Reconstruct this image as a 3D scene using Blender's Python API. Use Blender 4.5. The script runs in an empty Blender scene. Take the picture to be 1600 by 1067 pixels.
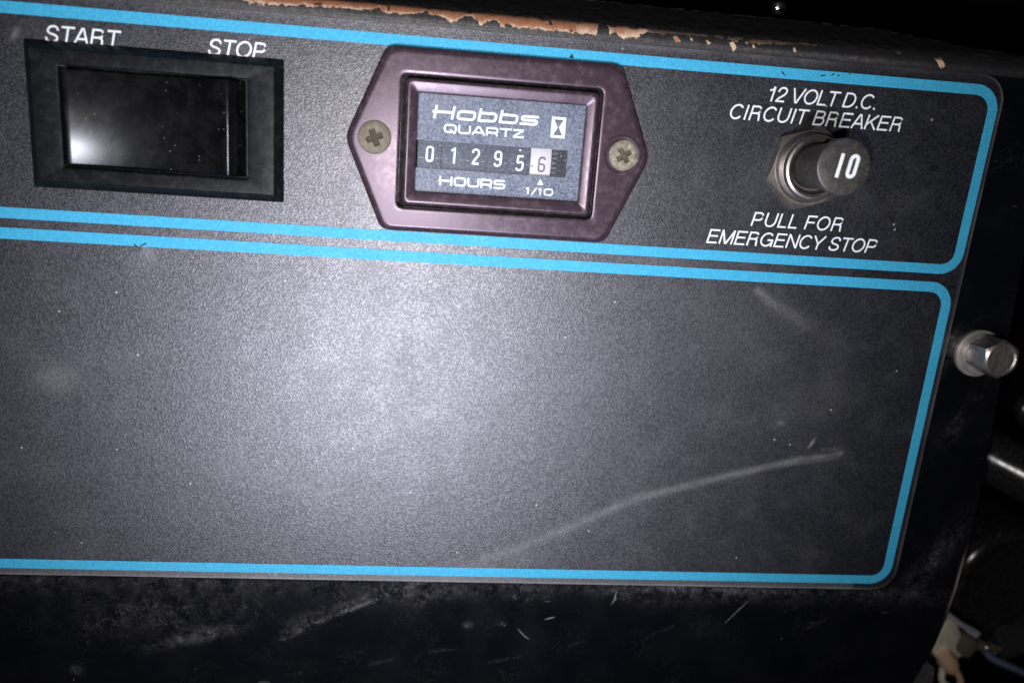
import bpy, math, random
import numpy as np
from mathutils import Matrix, Vector
random.seed(7)
rng = np.random.default_rng(11)
MM = 0.001
S = bpy.context.scene
COL = S.collection

# ---------------------------------------------------------------- frame of reference
# The panel is an upright plane. u = to the right on it, v = up on it, w = out of it (all in mm).
def P(u, v, w=0.0):
    return Vector((u * MM, -w * MM, v * MM))

# ---------------------------------------------------------------- camera
cam_d = bpy.data.cameras.new('camera')
cam = bpy.data.objects.new('camera', cam_d)
COL.objects.link(cam)
R = ((0.9934144, -0.0476667, -0.1041899), (0.0731804, 0.9636710, 0.2568716), (0.0881605, -0.2628046, 0.9608129))
def dirw(c):
    return Vector((R[0][c], -R[2][c], R[1][c]))
cx, cy, cz = dirw(0), dirw(1), dirw(2)
cp = P(0, 0, 180)
cam.matrix_world = Matrix(((cx.x, cy.x, cz.x, cp.x), (cx.y, cy.y, cz.y, cp.y), (cx.z, cy.z, cz.z, cp.z), (0, 0, 0, 1)))
cam_d.sensor_width = 36.0
cam_d.lens = 36.0 * 1293.8 / 1600.0
cam_d.clip_start = 0.01
cam_d.clip_end = 10
cam_d.dof.use_dof = True
cam_d.dof.focus_distance = 0.186
cam_d.dof.aperture_fstop = 10.0
S.camera = cam

# ---------------------------------------------------------------- light
world = bpy.data.worlds.new('World'); S.world = world
world.use_nodes = True
world.node_tree.nodes['Background'].inputs[0].default_value = (0.75, 0.85, 1.0, 1)
world.node_tree.nodes['Background'].inputs[1].default_value = 0.006
S.view_settings.view_transform = 'Standard'
S.view_settings.look = 'None'
S.view_settings.exposure = 0.0
S.view_settings.gamma = 1.0

def area(name, loc, target, size, power, color, shape='DISK', size_y=None):
    d = bpy.data.lights.new(name, 'AREA'); d.shape = shape; d.size = size * MM
    if size_y: d.size_y = size_y * MM
    d.energy = power; d.color = color
    o = bpy.data.objects.new(name, d); COL.objects.link(o)
    o.location = P(*loc)
    o.rotation_euler = (P(*target) - P(*loc)).to_track_quat('-Z', 'Y').to_euler()
    return o
area('phone_flash', (-8, -21, 188), (14, -42, 0), 7, 0.30, (1.0, 0.97, 0.95))
sd = bpy.data.lights.new('added_sheen_spot', 'SPOT'); sd.energy = 22.0; sd.color = (0.87, 0.885, 1.0)  # added spot giving the panel its broad sheen, no known source
sd.shadow_soft_size = 0.045; sd.spot_size = math.radians(25); sd.spot_blend = 1.0
so = bpy.data.objects.new('added_sheen_spot', sd); COL.objects.link(so); so.location = P(-36, -222, 595)
so.rotation_euler = (P(-2, -42, 0) - P(-36, -222, 595)).to_track_quat('-Z', 'Y').to_euler()

# ---------------------------------------------------------------- node helpers
class N:
    def __init__(s, name):
        s.m = bpy.data.materials.new(name); s.m.use_nodes = True
        s.t = s.m.node_tree; s.n = s.t.nodes; s.l = s.t.links
        s.b = s.n['Principled BSDF']
        s.co = s.n.new('ShaderNodeTexCoord').outputs['Object']
    def noise(s, scale, detail=2, rough=0.5, dist=0.0, vec=None, ntype=None):
        k = s.n.new('ShaderNodeTexNoise'); k.inputs['Scale'].default_value = scale
        k.inputs['Detail'].default_value = detail; k.inputs['Roughness'].default_value = rough
        k.inputs['Distortion'].default_value = dist
        if ntype: k.noise_type = ntype
        s.l.new(vec or s.co, k.inputs['Vector']); return k.outputs['Fac']
    def voro(s, scale, feature='F1', vec=None):
        k = s.n.new('ShaderNodeTexVoronoi'); k.feature = feature; k.inputs['Scale'].default_value = scale
        s.l.new(vec or s.co, k.inputs['Vector']); return k
    def stretch(s, sx, sy, sz, rot=(0, 0, 0)):
        k = s.n.new('ShaderNodeMapping'); k.inputs['Scale'].default_value = (sx, sy, sz)
        k.inputs['Rotation'].default_value = rot
        s.l.new(s.co, k.inputs['Vector']); return k.outputs['Vector']
    def ramp(s, f, stops):
        k = s.n.new('ShaderNodeValToRGB'); e = k.color_ramp.elements
        while len(e) < len(stops): e.new(0.5)
        for i, (p, c) in enumerate(stops):
            e[i].position = p; e[i].color = (c, c, c, 1) if not isinstance(c, tuple) else (*c, 1)
        s.l.new(f, k.inputs[0]); return k.outputs[0]
    def math(s, op, a, b=None, clamp=False):
        k = s.n.new('ShaderNodeMath'); k.operation = op; k.use_clamp = clamp
        for i, x in enumerate((a, b)):
            if x is None: continue
            if isinstance(x, (int, float)): k.inputs[i].default_value = x
            else: s.l.new(x, k.inputs[i])
        return k.outputs[0]
    def mix(s, f, a, b):
        k = s.n.new('ShaderNodeMix'); k.data_type = 'RGBA'
        for key, x in ((0, f), (6, a), (7, b)):
            if isinstance(x, (int, float)): k.inputs[key].default_value = x if key == 0 else (x, x, x, 1)
            elif isinstance(x, tuple): k.inputs[key].default_value = (*x, 1)
            else: s.l.new(x, k.inputs[key])
        return k.outputs[2]
    def attr(s, name):
        k = s.n.new('ShaderNodeAttribute'); k.attribute_name = name; return k.outputs['Fac']
    def bump(s, h, strength=0.3, dist=0.05, prev=None):
        k = s.n.new('ShaderNodeBump'); k.inputs['Strength'].default_value = strength
        k.inputs['Distance'].default_value = dist * MM; s.l.new(h, k.inputs['Height'])
        if prev: s.l.new(prev, k.inputs['Normal'])
        return k.outputs[0]
    def set(s, **kw):
        names = dict(base='Base Color', rough='Roughness', metal='Metallic', spec='Specular IOR Level',
                     normal='Normal', alpha='Alpha', coat='Coat Weight', coatr='Coat Roughness', trans='Transmission Weight', tint='Specular Tint')
        for k, v in kw.items():
            i = s.b.inputs[names[k]]
            if isinstance(v, tuple): i.default_value = (*v, 1)
            elif isinstance(v, (int, float)): i.default_value = v
            else: s.l.new(v, i)
        return s.m

def simple(name, base, rough, metal=0.0, spec=0.5, var=0.25, vs=400, bump=0.15, bs=1500, bd=0.03, dust=0.0, dustc=(0.35, 0.33, 0.3), pit=False):
    k = N(name)
    nz = k.noise(vs, 4, 0.6)
    c = k.mix(nz, tuple(x * (1 - var) for x in base), tuple(min(1, x * (1 + var)) for x in base))
    rr = k.ramp(k.noise(vs * 1.7, 3), [(0.3, rough * 0.85), (0.7, min(1, rough * 1.2))])
    if dust:
        dm = k.math('MULTIPLY', k.ramp(k.noise(900, 5, 0.7), [(0.48, 0.0), (0.72, 1.0)]), dust)
        c = k.mix(dm, c, dustc)
    if pit:
        pa = k.math('MULTIPLY', k.attr('pit'), 1.0, True)
        rr = k.mix(pa, rr, 0.95); metal = k.math('MULTIPLY', k.math('SUBTRACT', 1.0, pa), metal); spec = k.math('MULTIPLY', k.math('SUBTRACT', 1.0, pa), spec)
        c = k.mix(k.math('MULTIPLY', k.attr('pit'), 0.8, True), c, (0.06, 0.05, 0.035))
    nb = k.bump(k.noise(bs, 3), bump, bd)
    return k.set(base=c, rough=rr, metal=metal, spec=spec, normal=nb)

# decal vinyl: fine pebbled texture that sparkles under the lamps
def vinyl(name, base, sparkle=1.0, spec=0.5, rough=0.42, smudge=True):
    k = N(name)
    vf1 = k.voro(2700); vf2 = k.voro(4300)
    fine = vf1.outputs['Distance']
    cell = k.ramp(vf1.outputs['Color'], [(0.15, 0.0), (0.85, 1.0)])
    cell2 = k.ramp(vf2.outputs['Color'], [(0.15, 0.0), (0.85, 1.0)])
    rnd = k.math('ADD', k.math('MULTIPLY', cell, 0.6), k.math('MULTIPLY', cell2, 0.4))
    low = k.noise(38, 3, 0.55)
    patch = k.noise(110, 4, 0.6)
    h = k.math('ADD', fine, k.math('MULTIPLY', rnd, 0.8))
    nb = k.bump(h, 1.0, 0.020 * sparkle)
    nb = k.bump(low, 0.3, 0.05, nb)
    grain = k.ramp(rnd, [(0.2, 0.45), (0.5, 0.9), (0.8, 1.9)])
    mul = k.n.new('ShaderNodeMix'); mul.data_type = 'RGBA'; mul.blend_type = 'MULTIPLY'
    mul.inputs[0].default_value = 0.8 if smudge else 0.16
    mul.inputs[6].default_value = (*base, 1); k.l.new(grain, mul.inputs[7])
    c = mul.outputs[2]
    if smudge:
        pm = k.math('MULTIPLY', k.ramp(patch, [(0.5, 0.0), (0.75, 1.0)]), 0.10)
        c = k.mix(pm, c, (0.12, 0.12, 0.13))
        v = k.voro(210)
        sp = k.ramp(v.outputs['Distance'], [(0.0, 1.0), (0.045, 1.0), (0.065, 0.0)])
        pick = k.math('GREATER_THAN', k.ramp(v.outputs['Color'], [(0, 0.0), (1, 1.0)]), 0.80)
        c = k.mix(k.math('MULTIPLY', k.math('MULTIPLY', sp, pick), 0.55), c, (0.42, 0.42, 0.42))
    sm = k.attr('smudge')
    smn = k.math('MULTIPLY', sm, k.ramp(k.noise(1300, 3, 0.7), [(0.3, 0.55), (0.7, 1.0)]), True)
    c = k.mix(smn, c, (0.34, 0.33, 0.33))
    r = k.math('ADD', k.ramp(patch, [(0.3, rough * 0.93), (0.7, rough * 1.1)]), k.math('MULTIPLY', sm, 0.2))
    sp2 = k.math('MULTIPLY', k.ramp(rnd, [(0.25, 0.55), (0.8, 1.0)]), spec)
    tn = k.mix(vf2.outputs['Color'], (0.88, 0.90, 1.0), (1.0, 0.94, 0.97))
    return k.set(base=c, rough=r, spec=sp2, normal=nb, tint=tn if smudge else (1.0, 1.0, 1.0))

M = {}
M['vinyl'] = vinyl('pebbled_black_vinyl', (0.0075, 0.0082, 0.0112), 1.0, 1.0, 0.385)
M['blue'] = vinyl('printed_blue_line', (0.042, 0.33, 0.53), 0.3, 0.25, 0.5, smudge=False)
M['white_ink'] = vinyl('printed_white_ink', (0.72, 0.74, 0.78), 0.4, 0.3, 0.5, smudge=False)

def painted_metal():
    k = N('gloss_black_painted_metal')
    base = k.mix(k.noise(60, 4, 0.6), (0.0018, 0.002, 0.003), (0.004, 0.0045, 0.007))
    # settled dust: specks, hair-like lint, scuffs where the attribute says
    d = k.attr('dust')
    lint = k.ramp(k.noise(330, 4, 0.6, 0.6), [(0.487, 0.0), (0.5, 1.0), (0.513, 0.0)])
    lintm = k.ramp(k.noise(90, 3), [(0.5, 0.0), (0.66, 1.0)])
    lint = k.math('MULTIPLY', k.math('MULTIPLY', lint, lintm), k.math('ADD', 0.045, k.math('MULTIPLY', d, 0.5)))
    wob = k.n.new('ShaderNodeVectorMath'); wob.operation = 'ADD'
    wn = k.n.new('ShaderNodeTexNoise'); wn.inputs['Scale'].default_value = 2200
    ws = k.n.new('ShaderNodeVectorMath'); ws.operation = 'SCALE'; ws.inputs[3].default_value = 0.0006
    k.l.new(k.co, wn.inputs['Vector']); k.l.new(wn.outputs['Color'], ws.inputs[0]); k.l.new(k.co, wob.inputs[0]); k.l.new(ws.outputs[0], wob.inputs[1])
    v = k.voro(300, vec=wob.outputs[0])
    th1 = k.math('MULTIPLY', k.ramp(v.outputs['Color'], [(0.55, 0.0), (0.9, 1.0)]), 0.095)
    sp = k.math('MULTIPLY', k.math('LESS_THAN', v.outputs['Distance'], th1), 0.28)
    soft = k.math('MULTIPLY', k.math('MULTIPLY', d, 0.15), k.ramp(k.noise(260, 5, 0.6, 0.5), [(0.40, 0.0), (0.70, 1.0)]))
    cloud = k.math('MULTIPLY', k.math('MULTIPLY', d, 0.42), k.ramp(k.noise(950, 6, 0.75, 0.6), [(0.52, 0.0), (0.78, 1.0)]))
    haze = k.math('MULTIPLY', k.ramp(k.noise(70, 5, 0.65), [(0.45, 0.0), (0.8, 1.0)]), 0.012)
    vec2 = k.stretch(0.28, 1, 1, (0, -0.25, 0))
    v2 = k.voro(230, vec=vec2)
    th2 = k.math('MULTIPLY', k.ramp(v2.outputs['Color'], [(0.35, 0.0), (1, 1.0)]), 0.10)
    dash = k.math('MULTIPLY', k.math('LESS_THAN', v2.outputs['Distance'], th2), 0.08)
    t = k.math('ADD', k.math('ADD', lint, k.math('ADD', sp, dash)), k.math('ADD', k.math('ADD', cloud, soft), haze), True)
    c = k.mix(t, base, (0.33, 0.32, 0.34))
    bare = k.math('MULTIPLY', k.attr('bare'), k.ramp(k.noise(900, 4, 0.7), [(0.3, 0.3), (0.6, 1.0)]), True)
    c = k.mix(bare, c, (0.42, 0.36, 0.31))
    r = k.math('ADD', k.ramp(k.noise(150, 3), [(0.3, 0.12), (0.7, 0.2)]), k.math('MULTIPLY', t, 0.5), True)
    nb = k.bump(k.noise(180, 4, 0.6), 0.12, 0.04)
    nb = k.bump(k.noise(1500, 2), 0.15, 0.02, nb)
    return k.set(base=c, rough=r, spec=0.22, normal=nb)
M['metal'] = painted_metal()

def fold_paint():
    k = N('chipped_paint_over_primer')
    peel = k.attr('peel')
    jag = k.math('MULTIPLY', k.math('SUBTRACT', k.noise(700, 6, 0.8), 0.5), 2.4)
    p = k.math('ADD', peel, jag)
    m = k.math('GREATER_THAN', p, 0.5)
    vo = k.voro(2900)
    grit = k.ramp(vo.outputs['Color'], [(0.2, 0.0), (0.8, 1.0)])
    paint = k.mix(k.noise(300, 5, 0.7), (0.006, 0.006, 0.008), (0.022, 0.020, 0.020))
    scuff = k.math('MULTIPLY', k.attr('scuff'), k.ramp(k.noise(500, 6, 0.75), [(0.36, 0.15), (0.66, 1.0)]))
    scuff = k.math('MULTIPLY', scuff, k.ramp(grit, [(0.0, 0.45), (1.0, 1.0)]))
    paint = k.mix(scuff, paint, (0.20, 0.185, 0.175))
    prim = k.mix(k.noise(260, 5, 0.65), (0.22, 0.085, 0.04), (0.36, 0.155, 0.08))
    prim = k.mix(k.ramp(k.noise(700, 6, 0.8), [(0.54, 0.0), (0.70, 0.45)]), prim, (0.44, 0.25, 0.15))
    prim = k.mix(k.ramp(k.noise(1500, 4, 0.75), [(0.60, 0.0), (0.66, 0.85)]), prim, (0.06, 0.035, 0.025))
    edge = k.math('MULTIPLY', k.attr('rim'), k.ramp(k.noise(420, 4, 0.7), [(0.36, 0.0), (0.52, 1.0)]))
    prim = k.mix(edge, prim, (0.55, 0.41, 0.29))
    prim = k.mix(k.attr('grime_shade'), prim, (0.06, 0.045, 0.035))
    c = k.mix(m, paint, prim)
    h = k.ramp(p, [(0.47, 1.0), (0.53, 0.0)])
    nb = k.bump(h, 0.8, 0.08)
    nb = k.bump(k.noise(1100, 4, 0.7), 0.45, 0.07, nb)
    nb = k.bump(vo.outputs['Distance'], 1.0, 0.03, nb)
    r = k.mix(m, 0.48, 0.75)
    return k.set(base=c, rough=r, spec=0.4, normal=nb)
M['fold'] = fold_paint()

def bezel_plastic():
    k = N('dusty_black_bezel_plastic')
    n1 = k.noise(420, 8, 0.8); n2 = k.noise(1900, 3, 0.7)
    d = k.math('MULTIPLY', k.ramp(n1, [(0.48, 0.0), (0.66, 1.0)]), k.ramp(n2, [(0.35, 0.2), (0.65, 1.0)]))
    c = k.mix(k.math('MULTIPLY', d, 0.12), (0.004, 0.005, 0.006), (0.13, 0.125, 0.13))
    st = k.noise(500, 3, 0.6, 0, k.stretch(0.15, 1, 1.4))
    nb = k.bump(n2, 0.2, 0.02); nb = k.bump(st, 0.12, 0.03, nb)
    return k.set(base=c, rough=k.ramp(n1, [(0.3, 0.24), (0.7, 0.33)]), spec=0.28, normal=nb)
M['bezel'] = bezel_plastic()
def rocker_plastic():
    k = N('smudged_glossy_rocker_plastic')
    n1 = k.noise(260, 6, 0.68, 0.5); n2 = k.noise(2600, 2, 0.6)
    sm = k.ramp(n1, [(0.45, 0.0), (0.68, 1.0)])
    v = k.voro(700)
    sp = k.math('MULTIPLY', k.ramp(v.outputs['Distance'], [(0.0, 1.0), (0.07, 1.0), (0.11, 0.0)]),
                k.math('GREATER_THAN', k.ramp(v.outputs['Color'], [(0, 0.0), (1, 1.0)]), 0.6))
    c = k.mix(k.math('MULTIPLY', sm, 0.025), (0.002, 0.002, 0.0025), (0.2, 0.2, 0.21))
    c = k.mix(k.math('MULTIPLY', sp, 0.35), c, (0.3, 0.3, 0.3))
    r = k.ramp(n1, [(0.3, 0.24), (0.72, 0.30)])
    nb = k.bump(n2, 0.2, 0.012); nb = k.bump(n1, 0.12, 0.02, nb)
    return k.set(base=c, rough=r, spec=0.5, normal=nb)
M['rocker'] = rocker_plastic()
def purple():
    k = N('faded_plum_plastic')
    n1 = k.noise(70, 4, 0.6); n2 = k.noise(500, 5, 0.7); n3 = k.noise(2500, 2)
    c = k.mix(n1, (0.024, 0.014, 0.021), (0.042, 0.026, 0.034))
    c = k.mix(k.math('MULTIPLY', k.ramp(n2, [(0.5, 0.0), (0.75, 1.0)]), 0.25), c, (0.20, 0.16, 0.17))
    nb = k.bump(n3, 0.2, 0.02); nb = k.bump(n1, 0.3, 0.10, nb)
    return k.set(base=c, rough=k.ramp(n2, [(0.3, 0.24), (0.7, 0.34)]), spec=0.38, normal=nb, tint=(0.98, 0.80, 0.98))
M['plum'] = purple()
M['groove'] = simple('groove_shade_chip_black', (0.004, 0.004, 0.005), 0.7, spec=0.1, dust=0.08)  # near black: the groove's shade is in the colour; chips share it
def faceplate():
    k = N('speckled_grey_face_plate')
    n = k.noise(2100, 2, 0.8); n1 = k.noise(120, 3)
    c = k.mix(k.ramp(n, [(0.42, 0.0), (0.60, 1.0)]), (0.018, 0.030, 0.056), (0.13, 0.15, 0.215))
    c = k.mix(k.ramp(n1, [(0.4, 0.0), (0.75, 0.35)]), c, (0.24, 0.24, 0.28))
    return k.set(base=c, rough=0.6, spec=0.25, normal=k.bump(n, 0.4, 0.03))
M['plate'] = faceplate()
M['ink'] = simple('white_meter_ink', (0.72, 0.80, 0.85), 0.6, var=0.08, vs=1500, bump=0.0)
M['wheel'] = simple('dark_blue_number_wheel', (0.018, 0.030, 0.048), 0.6, spec=0.12, var=0.35, vs=800, dust=0.12, dustc=(0.3, 0.33, 0.38))
M['wheel_white'] = simple('white_number_wheel', (0.56, 0.51, 0.53), 0.5, var=0.06)
M['digit_dark'] = simple('dark_digit_ink', (0.035, 0.04, 0.05), 0.5)
M['cavity'] = simple('dark_counter_cavity', (0.03, 0.035, 0.045), 0.6, dust=0.3, dustc=(0.16, 0.16, 0.16))
def lensmat():
    k = N('dusty_clear_lens')
    out = k.n['Material Output']; k.n.remove(k.b)
    tr = k.n.new('ShaderNodeBsdfTransparent'); tr.inputs[0].default_value = (0.96, 0.97, 0.98, 1)
    gl = k.n.new('ShaderNodeBsdfGlossy'); gl.inputs['Roughness'].default_value = 0.42
    gl.inputs[0].default_value = (0.9, 0.92, 1, 1)
    df = k.n.new('ShaderNodeBsdfDiffuse'); df.inputs[0].default_value = (0.62, 0.66, 0.76, 1)
    m1 = k.n.new('ShaderNodeMixShader'); m2 = k.n.new('ShaderNodeMixShader')
    n = k.noise(2400, 3, 0.75)
    k.l.new(k.ramp(n, [(0.35, 0.02), (0.58, 0.07), (0.70, 0.32)]), m1.inputs[0])
    k.l.new(tr.outputs[0], m1.inputs[1]); k.l.new(df.outputs[0], m1.inputs[2])
    fr = k.n.new('ShaderNodeFresnel'); fr.inputs[0].default_value = 1.45
    k.l.new(k.math('MULTIPLY', fr.outputs[0], 0.3), m2.inputs[0])
    k.l.new(m1.outputs[0], m2.inputs[1]); k.l.new(gl.outputs[0], m2.inputs[2])
    k.l.new(m2.outputs[0], out.inputs[0]); return k.m
M['lens'] = lensmat()
M['nut'] = simple('tarnished_nut_metal', (0.23, 0.20, 0.18), 0.38, metal=0.75, var=0.4, vs=500, bump=0.35, bs=900, bd=0.05, dust=0.5, dustc=(0.20, 0.17, 0.15))
M['bushing'] = simple('worn_nickel_bushing', (0.25, 0.22, 0.215), 0.38, metal=0.9, var=0.3, vs=500, bump=0.3, bs=700, bd=0.04, dust=0.3, dustc=(0.22, 0.19, 0.17))
M['knob'] = simple('dusty_dark_knob_plastic', (0.036, 0.033, 0.031), 0.42, var=0.3, vs=700, bump=0.3, bs=1800, bd=0.03, dust=0.6, dustc=(0.12, 0.11, 0.10))
M['knob_ink'] = simple('white_knob_ink', (0.80, 0.83, 0.86), 0.55, var=0.05, bump=0)
M['bolt'] = simple('zinc_plated_steel', (0.50, 0.46, 0.43), 0.33, metal=0.9, var=0.45, vs=450, bump=1.0, bs=420, bd=0.22, dust=0.75, dustc=(0.28, 0.20, 0.16))
M['washer'] = simple('dull_zinc_washer', (0.50, 0.47, 0.44), 0.42, metal=0.7, var=0.3, vs=400, bump=0.3, bs=700, bd=0.05, dust=0.5, dustc=(0.36, 0.32, 0.28))
M['screw_l'] = simple('tarnished_brass_screw', (0.13, 0.11, 0.08), 0.65, metal=0.1, var=0.3, vs=600, bump=0.5, bs=900, bd=0.08, dust=0.5, dustc=(0.20, 0.175, 0.13), pit=True)
M['screw_r'] = simple('corroded_pale_screw', (0.17, 0.15, 0.11), 0.7, metal=0.05, var=0.3, vs=500, bump=0.9, bs=700, bd=0.16, dust=0.8, dustc=(0.50, 0.46, 0.36), pit=True)
M['recess'] = simple('grimy_recess', (0.10, 0.085, 0.06), 0.7)
M['rubber'] = simple('glossy_black_rubber', (0.010, 0.010, 0.012), 0.22, var=0.3, bump=0.3, bs=300, bd=0.2, dust=0.12)
M['rubber_m'] = simple('matt_black_plastic', (0.006, 0.006, 0.008), 0.2, var=0.3, dust=0.1)
M['conduit'] = simple('black_corrugated_plastic', (0.022, 0.022, 0.023), 0.3, dust=0.08)
M['cream'] = simple('grubby_cream_plastic', (0.52, 0.48, 0.38), 0.4, var=0.5, vs=160, bump=0.6, bs=260, bd=0.4, dust=0.85, dustc=(0.16, 0.12, 0.09))
M['tan'] = simple('tan_wire_insulation', (0.50, 0.33, 0.20), 0.45, var=0.25, vs=150)
M['brown'] = simple('dirty_brown_plastic', (0.09, 0.07, 0.055), 0.5, var=0.4, vs=200, bump=0.4, bs=300, bd=0.2)
M['bluewire'] = simple('slate_blue_wire', (0.11, 0.13, 0.20), 0.3)
M['steel'] = simple('dull_steel', (0.36, 0.38, 0.44), 0.3, metal=0.3, dust=0.2)
M['chrome'] = simple('bright_plated_steel', (0.7, 0.71, 0.72), 0.16, metal=1.0, bump=0.1)
M['grey'] = simple('dark_grey_bracket_paint', (0.035, 0.036, 0.038), 0.5, dust=0.15)
M['bay'] = simple('soot_black_bay_wall', (0.0015, 0.0015, 0.002), 0.8, spec=0.2)

# ---------------------------------------------------------------- object helpers
ORG = {}
def thing(name, label, cat, base, group=None):
    o = bpy.data.objects.new(name, None); COL.objects.link(o)
    o.empty_display_size = 0.01
    o.location = P(*base); o['label'] = label; o['category'] = cat
    if group: o['group'] = group
    ORG[o.name] = P(*base); return o
def obj(name, vf, mat, parent=None, smooth=True, label=None, sharp=35, attrs=None):
    verts, faces = vf
    org = Vector((0, 0, 0))
    if parent is not None: org = ORG[parent.name]
    if isinstance(verts, np.ndarray):
        W = np.stack([verts[:, 0], -verts[:, 2], verts[:, 1]], 1) * MM - np.array(org)
        vl = W.tolist()
    else:
        vl = [tuple(P(*q) - org) for q in verts]
    me = bpy.data.meshes.new(name)
    me.from_pydata(vl, [], faces if isinstance(faces, list) else faces.tolist())
    me.validate(); me.update()
    if smooth:
        me.polygons.foreach_set('use_smooth', [True] * len(me.polygons))
        if sharp: me.set_sharp_from_angle(angle=math.radians(sharp))
    for k, a in (attrs or {}).items():
        at = me.attributes.new(k, 'FLOAT', 'POINT'); at.data.foreach_set('value', np.asarray(a, dtype=np.float32))
    o = bpy.data.objects.new(name, me); COL.objects.link(o); me.materials.append(mat)
    if parent is not None:
        o.parent = parent
    ORG[o.name] = org
    if label: o['label'] = label
    return o

def rpoly(pts, r, n=6):
    out = []; L = len(pts); rr = r if isinstance(r, (list, tuple)) else [r] * L
    for i in range(L):
        p = Vector(pts[i]); a = Vector(pts[i - 1]) - p; b = Vector(pts[(i + 1) % L]) - p
        la, lb = a.length, b.length; a.normalize(); b.normalize()
        ang = a.angle(b)
        t = min(rr[i] / math.tan(ang / 2), la * 0.49, lb * 0.49); rad = t * math.tan(ang / 2)
        bis = (a + b).normalized(); c = p + bis * (rad / math.sin(ang / 2))
        s = p + a * t - c; e = p + b * t - c
        a0 = math.atan2(s.y, s.x); a1 = math.atan2(e.y, e.x); d = (a1 - a0 + math.pi) % (2 * math.pi) - math.pi
        for k in range(n + 1):
            q = a0 + d * k / n; out.append((c.x + rad * math.cos(q), c.y + rad * math.sin(q)))
    return out
def inset(loop, d):
    L = len(loop); out = []
    for i in range(L):
        p = Vector(loop[i]); a = Vector(loop[i - 1]); b = Vector(loop[(i + 1) % L])
        t = b - a
        if t.length < 1e-9: out.append((p.x, p.y)); continue
        t.normalize(); n = Vector((-t.y, t.x)); out.append((p.x + n.x * d, p.y + n.y * d))
    return out      # loops run counter-clockwise: +d goes inwards
def loft(loops, cap_end=True, cap_start=False):
    """loops: list of lists of (u,v,w), all the same length"""
    n = len(loops[0]); V = [q for l in loops for q in l]; F = []
    for k in range(len(loops) - 1):
        for i in range(n):
            j = (i + 1) % n
            F.append((k * n + i, k * n + j, (k + 1) * n + j, (k + 1) * n + i))
    if cap_end: F.append(tuple(range((len(loops) - 1) * n, len(loops) * n)))
    if cap_start: F.append(tuple(reversed(range(n))))
    return V, F
def lift(loop, w): return [(x, y, w) for x, y in loop]
def merge(*parts):
    V = []; F = []
    for v, f in parts:
        o = len(V); V += list(v); F += [tuple(i + o for i in q) for q in f]
    return V, F
def ccw_rect(c, hx, hy): return [(c[0] - hx, c[1] - hy), (c[0] + hx, c[1] - hy), (c[0] + hx, c[1] + hy), (c[0] - hx, c[1] + hy)]
def circle(c, r, n=48, ph=0): return [(c[0] + r * math.cos(ph + 2 * math.pi * i / n), c[1] + r * math.sin(ph + 2 * math.pi * i / n)) for i in range(n)]
def hexloop(c, r, ph, rad=0.4, n=3): return rpoly([(c[0] + r * math.cos(ph + i * math.pi / 3), c[1] + r * math.sin(ph + i * math.pi / 3)) for i in range(6)], rad, n)
def tube(path, r, n=14, closed=False, radii=None):
    path = [Vector(p) for p in path]; loops = []; up = Vector((0.13, 0.2, 1)).normalized()
    for i, p in enumerate(path):
        t = (path[min(i + 1, len(path) - 1)] - path[max(i - 1, 0)]).normalized()
        a = t.cross(up).normalized(); b = t.cross(a).normalized(); q = radii[i] if radii else r
        loops.append([tuple(p + a * q * math.cos(2 * math.pi * k / n) + b * q * math.sin(2 * math.pi * k / n)) for k in range(n)])
    return loft(loops, True, True)
def catmull(pts, m=8, closed=False):
    P_ = [Vector(p) for p in pts]; out = []
    for i in range(len(P_) - 1):
        p0 = P_[max(i - 1, 0)]; p1 = P_[i]; p2 = P_[i + 1]; p3 = P_[min(i + 2, len(P_) - 1)]
        for k in range(m):
            t = k / m
            out.append(0.5 * ((2 * p1) + (p2 - p0) * t + (2 * p0 - 5 * p1 + 4 * p2 - p3) * t * t + (3 * p1 - p0 - 3 * p2 + p3) * t ** 3))
    out.append(P_[-1]); return [tuple(q) for q in out]

# value noise for worn patches
def vnoise(x, y, s, seed=0):
    x = np.asarray(x) / s; y = np.asarray(y) / s
    xi = np.floor(x).astype(int); yi = np.floor(y).astype(int); fx = x - xi; fy = y - yi
    fx = fx * fx * (3 - 2 * fx); fy = fy * fy * (3 - 2 * fy)
    def h(a, b):
        q = np.sin(a * 127.1 + b * 311.7 + seed * 74.7) * 43758.5453; return q - np.floor(q)
    return (h(xi, yi) * (1 - fx) + h(xi + 1, yi) * fx) * (1 - fy) + (h(xi, yi + 1) * (1 - fx) + h(xi + 1, yi + 1) * fx) * fy
def segdist(U, V, pts):
    """distance to polyline and position 0..1 along it"""
    best = np.full(U.shape, 1e9); par = np.zeros(U.shape); n = len(pts) - 1
    for i in range(n):
        ax, ay = pts[i]; bx, by = pts[i + 1]; dx, dy = bx - ax, by - ay
        t = np.clip(((U - ax) * dx + (V - ay) * dy) / (dx * dx + dy * dy), 0, 1)
        d = np.hypot(U - ax - t * dx, V - ay - t * dy); m = d < best
        best = np.where(m, d, best); par = np.where(m, (i + t) / n, par)
    return best, par
def grid(us, vs, rightf=None, w=0.0):
    nu, nv = len(us), len(vs)
    U = np.zeros((nv, nu)); V = np.zeros((nv, nu))
    for j, v in enumerate(vs):
        r = rightf(v) if rightf else us[-1]
        U[j] = us[0] + (us - us[0]) / (us[-1] - us[0]) * (r - us[0]); V[j] = v
    W = np.full(U.shape, w)
    idx = np.arange(nu * nv).reshape(nv, nu)
    F = np.stack([idx[:-1, :-1], idx[:-1, 1:], idx[1:, 1:], idx[1:, :-1]], -1).reshape(-1, 4)
    return U, V, W, F

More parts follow.
